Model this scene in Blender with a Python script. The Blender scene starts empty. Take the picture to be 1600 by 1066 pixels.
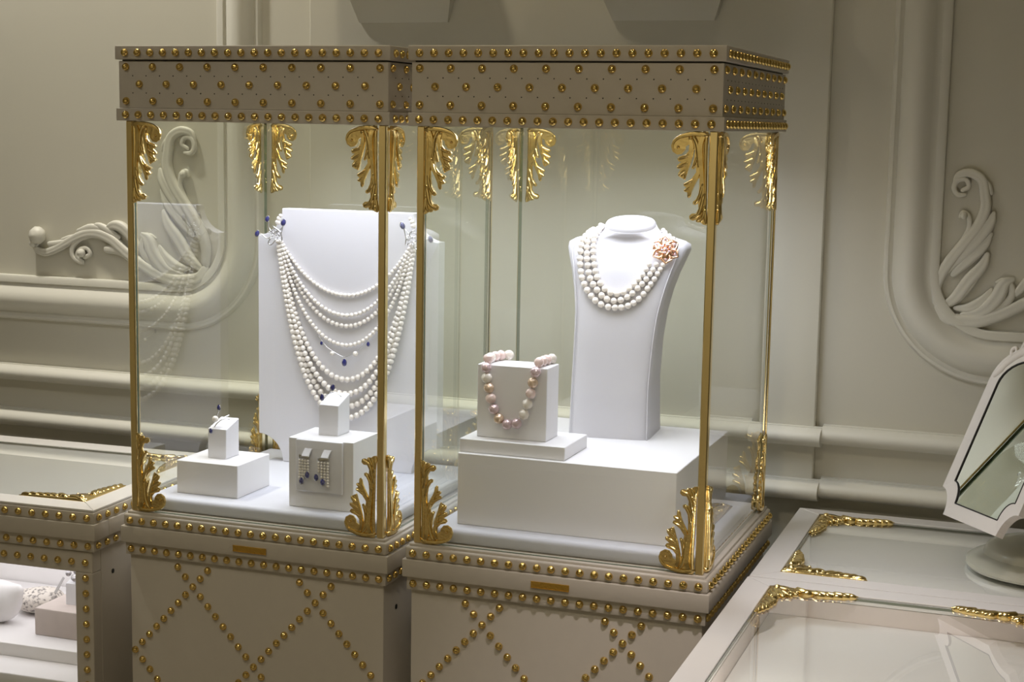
import bpy, bmesh, math, random
from mathutils import Vector, Matrix
from mathutils.bvhtree import BVHTree

random.seed(7)
S = bpy.context.scene
COL = S.collection
PI = math.pi
FLOOR = -0.90          # z of the floor; z = 0 is the middle of the studded ledge of the cases
WALL_Y = 0.40
CEIL = 1.90

# ------------------------------------------------------------------ camera
cam_d = bpy.data.cameras.new('camera')
cam_d.sensor_width = 36.0
cam_d.lens = 55.498
cam_d.clip_start = 0.01
cam = bpy.data.objects.new('camera', cam_d)
cam.location = (0.62998, -2.11719, 0.57691)
cam.rotation_euler = (1.43452, -0.01744, 0.34937)
COL.objects.link(cam)
S.camera = cam

# ------------------------------------------------------------------ world, light, exposure
W = bpy.data.worlds.new('room_air')
W.use_nodes = True
W.node_tree.nodes['Background'].inputs[0].default_value = (0.9, 0.84, 0.66, 1)
W.node_tree.nodes['Background'].inputs[1].default_value = 0.02
S.world = W
S.view_settings.view_transform = 'Standard'
S.view_settings.look = 'None'
S.view_settings.exposure = 0.0
S.view_settings.gamma = 1.0
S.view_settings.use_curve_mapping = False
S.cycles.transparent_max_bounces = 32
S.cycles.max_bounces = 10
S.cycles.sample_clamp_indirect = 6.0

WARM = (1.0, 0.88, 0.66)
WHITE = (1.0, 0.95, 0.86)
def downlight(x, y, power, tx, ty, tz, size=70, rad=0.05, col=WARM):
    d = bpy.data.lights.new('overhead_spot', 'SPOT')
    d.energy = power; d.color = col; d.spot_size = math.radians(size); d.spot_blend = 0.7
    d.shadow_soft_size = rad
    o = bpy.data.objects.new('overhead_spot', d)
    o.location = (x, y, CEIL - 0.03)
    o.rotation_euler = (Vector((tx, ty, tz)) - o.location).to_track_quat('-Z', 'Y').to_euler()
    COL.objects.link(o)
# the row of ceiling spots along the wall and the row above the aisle
downlight(-1.35, 0.10, 82, -1.25, 0.25, 0.0, 85, col=WHITE)
downlight(-0.65, 0.00, 20, -0.60, 0.25, 0.0, 95)
downlight(0.35, 0.05, 5, 0.30, 0.30, 0.0, 95)
downlight(-1.30, -1.50, 19, -0.85, -0.20, 0.0, 55, col=WHITE)
downlight(0.30, -1.75, 25, 0.05, -0.25, -0.1, 48)
downlight(0.55, -1.05, 75, 0.38, -0.44, -0.1, 34, col=(1.0, 0.90, 0.93))
for x, y in ((-0.55, -1.15), (1.05, -1.75), (-0.45, -2.55), (1.70, -0.95), (-2.0, -2.3)):  # added unseen small lamps, for highlights on the brass studs
    downlight(x, y, 5, x, y, 0.0, 95, 0.035)
# added unseen lamps behind the viewer, brightening the room that the brass reflects
downlight(-1.60, -3.80, 85, -1.60, -4.5, 0.2, 110)
downlight(0.20, -3.80, 80, 0.20, -4.5, 0.2, 110)
downlight(1.80, -3.60, 45, 1.80, -4.5, 0.2, 110)

# ------------------------------------------------------------------ materials
def nodes(name):
    m = bpy.data.materials.new(name); m.use_nodes = True
    nt = m.node_tree
    return m, nt, nt.nodes['Principled BSDF']

def mat(name, col, rough=0.5, metal=0.0, bump=0.0, bscale=400.0, var=0.0, vscale=30.0, coat=0.0, spec=None, sheen=0.0):
    m, nt, b = nodes(name)
    b.inputs['Base Color'].default_value = (*col, 1)
    b.inputs['Roughness'].default_value = rough
    b.inputs['Metallic'].default_value = metal
    b.inputs['Coat Weight'].default_value = coat
    b.inputs['Coat Roughness'].default_value = 0.08
    b.inputs['Sheen Weight'].default_value = sheen
    if spec is not None: b.inputs['Specular IOR Level'].default_value = spec
    tc = nt.nodes.new('ShaderNodeTexCoord')
    if var:
        n = nt.nodes.new('ShaderNodeTexNoise'); n.inputs['Scale'].default_value = vscale; n.inputs['Detail'].default_value = 4
        nt.links.new(tc.outputs['Object'], n.inputs['Vector'])
        mx = nt.nodes.new('ShaderNodeMix'); mx.data_type = 'RGBA'
        mx.inputs[6].default_value = (*[c * (1 - var) for c in col], 1)
        mx.inputs[7].default_value = (*[min(1, c * (1 + var)) for c in col], 1)
        nt.links.new(n.outputs['Fac'], mx.inputs[0]); nt.links.new(mx.outputs[2], b.inputs['Base Color'])
    if bump:
        n2 = nt.nodes.new('ShaderNodeTexNoise'); n2.inputs['Scale'].default_value = bscale; n2.inputs['Detail'].default_value = 3
        nt.links.new(tc.outputs['Object'], n2.inputs['Vector'])
        bp = nt.nodes.new('ShaderNodeBump'); bp.inputs['Strength'].default_value = bump; bp.inputs['Distance'].default_value = 0.001
        nt.links.new(n2.outputs['Fac'], bp.inputs['Height']); nt.links.new(bp.outputs['Normal'], b.inputs['Normal'])
    return m

def glass_mat(name, tint, refl=1.0):
    m = bpy.data.materials.new(name); m.use_nodes = True
    nt = m.node_tree; nt.nodes.clear()
    out = nt.nodes.new('ShaderNodeOutputMaterial')
    tr = nt.nodes.new('ShaderNodeBsdfTransparent'); tr.inputs[0].default_value = (*tint, 1)
    gl = nt.nodes.new('ShaderNodeBsdfGlossy'); gl.inputs['Roughness'].default_value = 0.0
    gl.inputs[0].default_value = (1, 1, 1, 1)
    fr = nt.nodes.new('ShaderNodeFresnel'); fr.inputs[0].default_value = 1.52
    ge = nt.nodes.new('ShaderNodeNewGeometry')
    inv = nt.nodes.new('ShaderNodeMath'); inv.operation = 'SUBTRACT'; inv.inputs[0].default_value = 1.0
    nt.links.new(ge.outputs['Backfacing'], inv.inputs[1])
    mu = nt.nodes.new('ShaderNodeMath'); mu.operation = 'MULTIPLY'
    nt.links.new(fr.outputs[0], mu.inputs[0]); nt.links.new(inv.outputs[0], mu.inputs[1])
    m2 = nt.nodes.new('ShaderNodeMath'); m2.operation = 'MULTIPLY'; m2.inputs[1].default_value = refl; m2.use_clamp = True
    nt.links.new(mu.outputs[0], m2.inputs[0])
    mx = nt.nodes.new('ShaderNodeMixShader')
    nt.links.new(m2.outputs[0], mx.inputs[0]); nt.links.new(tr.outputs[0], mx.inputs[1]); nt.links.new(gl.outputs[0], mx.inputs[2])
    nt.links.new(mx.outputs[0], out.inputs[0])
    return m

M_WALL = mat('wall_paint', (0.585, 0.565, 0.48), 0.55, bump=0.05, bscale=250, var=0.03, vscale=6)
M_PLASTER = mat('plaster_white', (0.66, 0.645, 0.57), 0.5, bump=0.05, bscale=300)
M_CEIL = mat('ceiling_paint', (0.62, 0.60, 0.54), 0.7, bump=0.03)
M_FLOOR = mat('floor_carpet', (0.30, 0.27, 0.22), 0.9, bump=0.4, bscale=500, var=0.15, vscale=8)
M_CASE = mat('case_leather', (0.52, 0.475, 0.405), 0.45, bump=0.12, bscale=900, var=0.03, vscale=60)
M_TABLE = mat('table_lacquer', (0.66, 0.635, 0.60), 0.32, bump=0.02, bscale=300)
M_GOLD = mat('polished_brass', (0.90, 0.69, 0.30), 0.13, 1.0, bump=0.35, bscale=170, var=0.08, vscale=200)
M_STUD = mat('stud_brass', (0.80, 0.58, 0.20), 0.09, 1.0)
M_POST = mat('post_brass', (0.92, 0.74, 0.38), 0.16, 1.0, bump=0.02, bscale=300)
M_DARK = mat('dark_hole', (0.02, 0.018, 0.015), 0.6)
M_GLASS = glass_mat('pane_glass', (0.980, 0.988, 0.968), 1.9)
M_GEDGE = mat('glass_edge', (0.05, 0.075, 0.04), 0.15)
M_PAD = mat('pad_fabric', (0.60, 0.605, 0.66), 0.8, bump=0.25, bscale=1500, var=0.02, vscale=150, sheen=0.2)
M_BLOCK = mat('block_lacquer', (0.80, 0.785, 0.79), 0.35, bump=0.02, bscale=300)
M_LEATHER = mat('white_leatherette', (0.745, 0.735, 0.765), 0.55, bump=0.15, bscale=1200)
M_DECK = mat('deck_leatherette', (0.86, 0.835, 0.84), 0.55, bump=0.12, bscale=1200)
M_BUST = mat('bust_leatherette', (0.63, 0.62, 0.65), 0.55, bump=0.12, bscale=1200)
M_SATIN = mat('satin_card', (0.72, 0.71, 0.74), 0.38, bump=0.08, bscale=700, var=0.05, vscale=80)
M_PEARL = mat('pearl_white', (0.86, 0.805, 0.735), 0.22, coat=0.6, spec=0.6)
M_PEARL_S = mat('pearl_silver', (0.45, 0.43, 0.45), 0.15, metal=0.5, coat=0.7)
M_PINK = [mat('pearl_pink', (0.80, 0.62, 0.57), 0.2, coat=0.7, var=0.15, vscale=120),
          mat('pearl_mauve', (0.66, 0.50, 0.52), 0.18, metal=0.25, coat=0.8, var=0.22, vscale=160),
          mat('pearl_apricot', (0.72, 0.53, 0.38), 0.2, metal=0.25, coat=0.8, var=0.22, vscale=160),
          mat('pearl_cream', (0.83, 0.76, 0.68), 0.2, coat=0.7, var=0.1, vscale=120)]
M_SILVER = mat('white_gold', (0.82, 0.82, 0.84), 0.15, 1.0)
M_SAPPH = mat('sapphire_blue', (0.012, 0.018, 0.17), 0.06, coat=1.0, spec=0.9)
M_THREAD = mat('silk_thread', (0.75, 0.70, 0.62), 0.7)
M_ROSE = mat('rose_gold', (0.93, 0.60, 0.40), 0.14, 1.0)
M_STONE = mat('pink_stone', (0.85, 0.62, 0.72), 0.05, metal=0.3, coat=1.0)
M_BEIGE = mat('beige_suede', (0.60, 0.52, 0.48), 0.85, bump=0.2, bscale=900, var=0.08, vscale=60)
M_MIRROR = mat('mirror_silver', (0.86, 0.89, 0.84), 0.01, 1.0)
M_MFRAME = mat('mirror_frame_lacquer', (0.66, 0.62, 0.57), 0.35, bump=0.03, bscale=300)
M_MBASE = mat('mirror_base_lacquer', (0.50, 0.49, 0.40), 0.22, bump=0.02, bscale=200)

def speckle():
    m, nt, b = nodes('speckled_stone')
    tc = nt.nodes.new('ShaderNodeTexCoord'); v = nt.nodes.new('ShaderNodeTexNoise')
    v.inputs['Scale'].default_value = 160; v.inputs['Detail'].default_value = 3
    r = nt.nodes.new('ShaderNodeValToRGB')
    r.color_ramp.elements[0].position = 0.36; r.color_ramp.elements[0].color = (0.20, 0.18, 0.17, 1)
    r.color_ramp.elements[1].position = 0.50; r.color_ramp.elements[1].color = (0.72, 0.66, 0.60, 1)
    nt.links.new(tc.outputs['Object'], v.inputs['Vector']); nt.links.new(v.outputs['Fac'], r.inputs[0])
    nt.links.new(r.outputs[0], b.inputs['Base Color']); b.inputs['Roughness'].default_value = 0.6
    return m
M_SPECK = speckle()

def plate_mat():
    m, nt, b = nodes('engraved_plate_brass')
    b.inputs['Base Color'].default_value = (0.72, 0.45, 0.10, 1); b.inputs['Metallic'].default_value = 1.0
    b.inputs['Roughness'].default_value = 0.35
    tc = nt.nodes.new('ShaderNodeTexCoord'); n = nt.nodes.new('ShaderNodeTexNoise')
    n.inputs['Scale'].default_value = 420; n.inputs['Detail'].default_value = 2
    bp = nt.nodes.new('ShaderNodeBump'); bp.inputs['Strength'].default_value = 0.6; bp.inputs['Distance'].default_value = 0.001
    nt.links.new(tc.outputs['Object'], n.inputs['Vector']); nt.links.new(n.outputs['Fac'], bp.inputs['Height'])
    nt.links.new(bp.outputs['Normal'], b.inputs['Normal'])
    return m
M_PLATE = plate_mat()

# ------------------------------------------------------------------ mesh helpers
def link(name, me, parent=None, loc=(0, 0, 0), rot=(0, 0, 0), scale=(1, 1, 1)):
    o = bpy.data.objects.new(name, me); COL.objects.link(o)
    o.location = loc; o.rotation_euler = rot; o.scale = scale
    if parent: o.parent = parent
    return o

def tag(o, label, cat, group=None):
    o['label'] = label; o['category'] = cat
    if group: o['group'] = group
    return o

def empty(name, loc, rz=0.0):
    o = bpy.data.objects.new(name, None); COL.objects.link(o)
    o.location = loc; o.rotation_euler = (0, 0, rz); o.empty_display_size = 0.02
    return o

def struct(o):
    o['kind'] = 'structure'; return o

def to_mesh(bm, name, m, smooth=False, mats=None):
    me = bpy.data.meshes.new(name)
    bm.normal_update(); bm.to_mesh(me); bm.free()
    for x in (mats or [m]): me.materials.append(x)
    if smooth:
        for p in me.polygons: p.use_smooth = True
    return me

def pymesh(name, V, F, m, smooth=True):
    me = bpy.data.meshes.new(name); me.from_pydata([tuple(v) for v in V], [], F); me.update()
    me.materials.append(m)
    bm = bmesh.new(); bm.from_mesh(me); bmesh.ops.recalc_face_normals(bm, faces=bm.faces); bm.to_mesh(me); bm.free()
    for p in me.polygons: p.use_smooth = smooth
    return me

def box_me(name, x0, x1, y0, y1, z0, z1, m, bev=0.0, seg=2):
    bm = bmesh.new(); bmesh.ops.create_cube(bm, size=1.0)
    for v in bm.verts:
        v.co = Vector(((x0 + x1) / 2 + v.co.x * (x1 - x0), (y0 + y1) / 2 + v.co.y * (y1 - y0), (z0 + z1) / 2 + v.co.z * (z1 - z0)))
    if bev:
        r = bmesh.ops.bevel(bm, geom=bm.edges[:], offset=bev, segments=seg, affect='EDGES', profile=0.5)
    me = to_mesh(bm, name, m)
    if bev and seg > 1:
        for p in me.polygons: p.use_smooth = True
        me.set_sharp_from_angle(angle=math.radians(40)) if seg == 1 else None
    return me

def pane_me(name, x0, x1, y0, y1, z0, z1):
    bm = bmesh.new(); bmesh.ops.create_cube(bm, size=1.0)
    d = (x1 - x0, y1 - y0, z1 - z0)
    for v in bm.verts:
        v.co = Vector(((x0 + x1) / 2 + v.co.x * d[0], (y0 + y1) / 2 + v.co.y * d[1], (z0 + z1) / 2 + v.co.z * d[2]))
    bm.normal_update()
    thin = d.index(min(d))
    for f in bm.faces:
        f.material_index = 0 if abs(f.normal[thin]) > 0.9 else 1
    return to_mesh(bm, name, None, mats=[M_GLASS, M_GEDGE])

def ring_me(name, ho, hi, z0, z1, m, bev=0.001):
    bm = bmesh.new(); L = []
    for h in (ho, hi):
        for z in (z0, z1): L.append([bm.verts.new((sx * h, sy * h, z)) for sx, sy in ((-1, -1), (1, -1), (1, 1), (-1, 1))])
    outer = []
    for a, b in ((0, 1), (1, 3), (3, 2), (2, 0)):
        for j in range(4): bm.faces.new((L[a][j], L[a][(j + 1) % 4], L[b][(j + 1) % 4], L[b][j]))
    bmesh.ops.recalc_face_normals(bm, faces=bm.faces)
    es = [e for e in bm.edges if all(abs(max(abs(v.co.x), abs(v.co.y)) - ho) < 1e-6 for v in e.verts)]
    bmesh.ops.bevel(bm, geom=es, offset=bev, segments=2, affect='EDGES', profile=0.5)
    return to_mesh(bm, name, m)

def prism(name, poly, h0, h1, m, axis='z', bev=0.0, seg=2):
    """extrude a 2D polygon: axis z -> (x,y,h); axis y -> (x,h,z); axis x -> (h,y,z)"""
    bm = bmesh.new()
    def P(a, b, h): return (a, b, h) if axis == 'z' else ((a, h, b) if axis == 'y' else (h, a, b))
    A = [bm.verts.new(P(a, b, h0)) for a, b in poly]; B = [bm.verts.new(P(a, b, h1)) for a, b in poly]
    n = len(poly)
    f0 = bm.faces.new(A); f1 = bm.faces.new(B[::-1])
    for i in range(n): bm.faces.new((A[i], B[i], B[(i + 1) % n], A[(i + 1) % n]))
    bmesh.ops.recalc_face_normals(bm, faces=bm.faces)
    if bev:
        es = [e for e in bm.edges if (e.link_faces[0] in (f0, f1)) or (e.link_faces[1] in (f0, f1))]
        bmesh.ops.bevel(bm, geom=es, offset=bev, segments=seg, affect='EDGES', profile=0.5)
    return to_mesh(bm, name, m)

def catmull(P, k=4):
    if len(P) < 3:
        return [tuple(P[0][j] + (P[-1][j] - P[0][j]) * i / k for j in range(len(P[0]))) for i in range(k + 1)]
    out = []
    Q = [tuple(2 * a - b for a, b in zip(P[0], P[1]))] + list(P) + [tuple(2 * a - b for a, b in zip(P[-1], P[-2]))]
    for i in range(1, len(Q) - 2):
        p0, p1, p2, p3 = Q[i - 1], Q[i], Q[i + 1], Q[i + 2]
        for s in range(k):
            t = s / k
            out.append(tuple(0.5 * (2 * b + (c - a) * t + (2 * a - 5 * b + 4 * c - d) * t * t + (3 * b - a - 3 * c + d) * t ** 3)
                             for a, b, c, d in zip(p0, p1, p2, p3)))
    out.append(tuple(P[-1]))
    return out

def relief(V, F, pts, wid, thick=0.6, base=0.0, k=4, n=10, groove=0.0):
    """tapering rounded strip along a 2D path in the X-Z plane; thickness along -Y and +Y"""
    C = catmull([(p[0], p[1], w) for p, w in zip(pts, wid)], k)
    L = len(C); rings = []
    def frame(i):
        a, b = C[max(0, i - 1)], C[min(L - 1, i + 1)]
        dx, dz = b[0] - a[0], b[1] - a[1]; l = math.hypot(dx, dz) or 1e-9
        return dx / l, dz / l
    seq = []
    tx, tz = frame(0); w = C[0][2]
    seq.append((C[0][0] - tx * w * 0.9, C[0][1] - tz * w * 0.9, 0.02 * w, tx, tz)); seq.append((C[0][0] - tx * w * 0.6, C[0][1] - tz * w * 0.6, 0.7 * w, tx, tz))
    for i in range(L):
        tx, tz = frame(i); seq.append((C[i][0], C[i][1], max(C[i][2], 1e-5), tx, tz))
    w = C[-1][2]
    seq.append((C[-1][0] + tx * w * 0.6, C[-1][1] + tz * w * 0.6, 0.7 * w, tx, tz)); seq.append((C[-1][0] + tx * w * 0.9, C[-1][1] + tz * w * 0.9, 0.02 * w, tx, tz))
    b0 = len(V)
    for (x, z, w, tx, tz) in seq:
        for j in range(n):
            a = 2 * PI * j / n
            c, s = math.cos(a), math.sin(a)
            g = 1.0 - groove * math.exp(-(c / 0.35) ** 2)
            V.append((x - tz * c * w, -base - s * w * thick * g, z + tx * c * w))
    for i in range(len(seq) - 1):
        for j in range(n):
            F.append((b0 + i * n + j, b0 + i * n + (j + 1) % n, b0 + (i + 1) * n + (j + 1) % n, b0 + (i + 1) * n + j))
    F.append(tuple(b0 + j for j in range(n))); F.append(tuple(b0 + (len(seq) - 1) * n + j for j in range(n)))

def blob(V, F, x, z, r, thick=0.8, base=0.0, n=10, m=6):
    b0 = len(V)
    for i in range(m + 1):
        a = PI * i / m
        for j in range(n):
            p = 2 * PI * j / n
            V.append((x + r * math.sin(a) * math.cos(p), -base - r * thick * math.cos(a), z + r * math.sin(a) * math.sin(p)))
    for i in range(m):
        for j in range(n):
            F.append((b0 + i * n + j, b0 + i * n + (j + 1) % n, b0 + (i + 1) * n + (j + 1) % n, b0 + (i + 1) * n + j))

def tube3(name, P, r, m, n=6, k=4, closed=False):
    """round wire along a 3D path; r number or list"""
    if not isinstance(r, (list, tuple)): r = [r] * len(P)
    C = catmull([(*p, q) for p, q in zip(P, r)], k)
    V, F = [], []
    up = Vector((0.13, 0.31, 0.94)).normalized()
    L = len(C)
    for i in range(L):
        a, b = C[max(0, i - 1)], C[min(L - 1, i + 1)]
        t = (Vector(b[:3]) - Vector(a[:3])).normalized()
        s = t.cross(up)
        if s.length < 1e-3: s = t.cross(Vector((1, 0, 0)))
        s.normalize(); u = s.cross(t)
        for j in range(n):
            g = 2 * PI * j / n
            V.append(Vector(C[i][:3]) + (s * math.cos(g) + u * math.sin(g)) * C[i][3])
    for i in range(L - 1):
        for j in range(n):
            F.append((i * n + j, i * n + (j + 1) % n, (i + 1) * n + (j + 1) % n, (i + 1) * n + j))
    F.append(tuple(range(n))); F.append(tuple((L - 1) * n + j for j in range(n)))
    return pymesh(name, V, F, m)

def lathe(name, prof, m, n=40):
    V, F = [], []
    for r, z in prof:
        for j in range(n):
            a = 2 * PI * j / n; V.append((r * math.cos(a), r * math.sin(a), z))
    for i in range(len(prof) - 1):
        for j in range(n):
            F.append((i * n + j, i * n + (j + 1) % n, (i + 1) * n + (j + 1) % n, (i + 1) * n + j))
    F.append(tuple(range(n))); F.append(tuple((len(prof) - 1) * n + j for j in range(n)))
    me = pymesh(name, V, F, m); me.set_sharp_from_angle(angle=math.radians(40)); return me

def ico(name, m, sub=2):
    bm = bmesh.new(); bmesh.ops.create_icosphere(bm, subdivisions=sub, radius=1.0)
    return to_mesh(bm, name, m, True)

ME_PEARL = ico('pearl', M_PEARL, 3)
ME_SPEARL = ico('silver_pearl', M_PEARL_S, 3)
def gem_me(name, m):
    bm = bmesh.new(); bmesh.ops.create_uvsphere(bm, u_segments=8, v_segments=6, radius=1.0)
    for v in bm.verts:
        if v.co.z > 0: v.co.x *= 1 - 0.45 * v.co.z; v.co.y *= 1 - 0.45 * v.co.z; v.co.z *= 1.15
    return to_mesh(bm, name, m)
ME_SAPPH = gem_me('sapphire', M_SAPPH)

def stud_mesh():
    prof = [(1.0, 0.0), (0.985, 0.20), (0.88, 0.50), (0.66, 0.76), (0.34, 0.92)]
    V, F, n = [], [], 12
    for r, z in prof:
        for j in range(n):
            a = 2 * PI * j / n; V.append((r * 0.0055 * math.cos(a), r * 0.0055 * math.sin(a), z * 0.0055))
    V.append((0, 0, 0.0055 * 0.98))
    for i in range(len(prof) - 1):
        for j in range(n): F.append((i * n + j, i * n + (j + 1) % n, (i + 1) * n + (j + 1) % n, (i + 1) * n + j))
    b = (len(prof) - 1) * n
    for j in range(n): F.append((b + j, b + (j + 1) % n, len(V) - 1))
    F.append(tuple(range(n))[::-1])
    return pymesh('stud', V, F, M_STUD)
ME_STUD = stud_mesh()
R_FRONT = (PI / 2, 0, 0); R_RIGHT = (0, PI / 2, 0)
def stud(parent, x, y, z, face):
    return link('stud', ME_STUD, parent, (x, y, z), R_FRONT if face == 'f' else R_RIGHT)

# ------------------------------------------------------------------ room shell
X0, X1, Y0 = -2.8, 2.6, -4.6
struct(link('floor', box_me('floor', X0, X1, Y0, WALL_Y + 0.1, FLOOR - 0.05, FLOOR, M_FLOOR)))
struct(link('ceiling', box_me('ceiling', X0, X1, Y0, WALL_Y + 0.1, CEIL, CEIL + 0.05, M_CEIL)))
struct(link('wall_back', box_me('wall_back', X0, X1, WALL_Y, WALL_Y + 0.1, FLOOR, CEIL, M_WALL)))
struct(link('wall_left', box_me('wall_left', X0 - 0.05, X0, Y0, WALL_Y, FLOOR, CEIL, M_WALL)))
struct(link('wall_right', box_me('wall_right', X1, X1 + 0.05, Y0, WALL_Y, FLOOR, CEIL, M_WALL)))
struct(link('wall_front', box_me('wall_front', X0, X1, Y0 - 0.05, Y0, FLOOR, CEIL, M_WALL)))
PIL_D = 0.014
struct(link('trim_1', box_me('pilaster', -0.66, 0.243, WALL_Y - PIL_D, WALL_Y, 0.0, CEIL, M_WALL, 0.002, 1)))

def rail(name, x0, x1, y, zc, r, proj):
    """half-round rail with a small fillet, its ends returned"""
    prof = [(0.0, r * 1.15), (-0.25 * proj, r * 1.1)]
    for i in range(9):
        a = PI / 2 - PI * i / 8
        prof.append((-0.25 * proj - 0.75 * proj * math.cos(a), r * math.sin(a)))
    prof += [(-0.25 * proj, -r * 1.1), (0.0, -r * 1.15)]
    V, F = [], []
    n = len(prof)
    for x in (x0, x1):
        for py, pz in prof: V.append((x, y + py, zc + pz))
    for i in range(n - 1): F.append((i, i + 1, n + i + 1, n + i))
    F.append(tuple(range(n))); F.append(tuple(range(2 * n - 1, n - 1, -1)))
    me = pymesh(name, V, F, M_PLASTER); me.set_sharp_from_angle(angle=math.radians(50))
    return struct(link(name, me))
rail('trim_2', X0, -0.672, WALL_Y, 0.086, 0.0145, 0.030)
rail('trim_3', -0.672, 0.255, WALL_Y - PIL_D + 0.002, 0.090, 0.0145, 0.030)
rail('trim_4', 0.255, X1, WALL_Y, 0.093, 0.0145, 0.030)
rail('trim_5', X0, -0.672, WALL_Y, -0.002, 0.0155, 0.034)
rail('trim_6', -0.672, 0.255, WALL_Y - PIL_D + 0.002, 0.003, 0.0155, 0.034)
rail('trim_7', 0.255, X1, WALL_Y, 0.006, 0.0155, 0.034)

def panel_moulding(name, xc, zc, sgn):
    """bolection moulding: comes down from the ceiling, turns a round corner and runs off sideways (sgn +1: to the right)"""
    prof = [(0.172, 0.0), (0.171, 0.006), (0.168, 0.010), (0.164, 0.010), (0.161, 0.006), (0.158, 0.005), (0.154, 0.011), (0.147, 0.019), (0.138, 0.024),
            (0.128, 0.025), (0.118, 0.021), (0.110, 0.014), (0.104, 0.009), (0.100, 0.008), (0.0995, 0.013), (0.089, 0.013), (0.086, 0.011), (0.0855, 0.0)]
    V, F = [], []
    path = [(None, CEIL - zc)] + [(None, 0.001)] + [(PI * i / 2 / 20, 0) for i in range(21)] + [(None, -1)]
    n = len(prof)
    for kind, val in path:
        for r, h in prof:
            if kind is None and val > 0: x, z = -r, val
            elif kind is None: x, z = 1.9, -r
            else: x, z = -r * math.cos(kind), -r * math.sin(kind)
            V.append((xc + sgn * x, WALL_Y - h, zc + z))
    for i in range(len(path) - 1):
        for j in range(n - 1): F.append((i * n + j, i * n + j + 1, (i + 1) * n + j + 1, (i + 1) * n + j))
    me = pymesh(name, V, F, M_PLASTER); me.set_sharp_from_angle(angle=math.radians(50))
    return struct(link(name, me))
panel_moulding('trim_8', 0.508, 0.362, 1)
panel_moulding('trim_9', -0.932, 0.361, -1)

# added slanted blocks standing in for two shadows at the top of the wall
def shadow_block(name, xc, hw_t, hw_b, zb, zt):
    V = []
    for hw, z, d in ((hw_b, zb, 0.006), (hw_t, zt, 0.022), (hw_t + 0.04, zt + 0.14, 0.08)):
        V += [(xc - hw, WALL_Y - PIL_D, z), (xc - hw, WALL_Y - PIL_D - d, z), (xc + hw, WALL_Y - PIL_D - d, z), (xc + hw, WALL_Y - PIL_D, z)]
    F = [(0, 1, 2, 3), (8, 9, 10, 11)]
    for i in (0, 4):
        for j in range(4): F.append((i + j, i + (j + 1) % 4, i + 4 + (j + 1) % 4, i + 4 + j))
    return struct(link(name, pymesh(name, V, F, M_WALL, False)))
shadow_block('shadow_block_1', -0.480, 0.093, 0.082, 0.7455, 0.785)
shadow_block('shadow_block_2', -0.026, 0.098, 0.084, 0.7465, 0.783)

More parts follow.
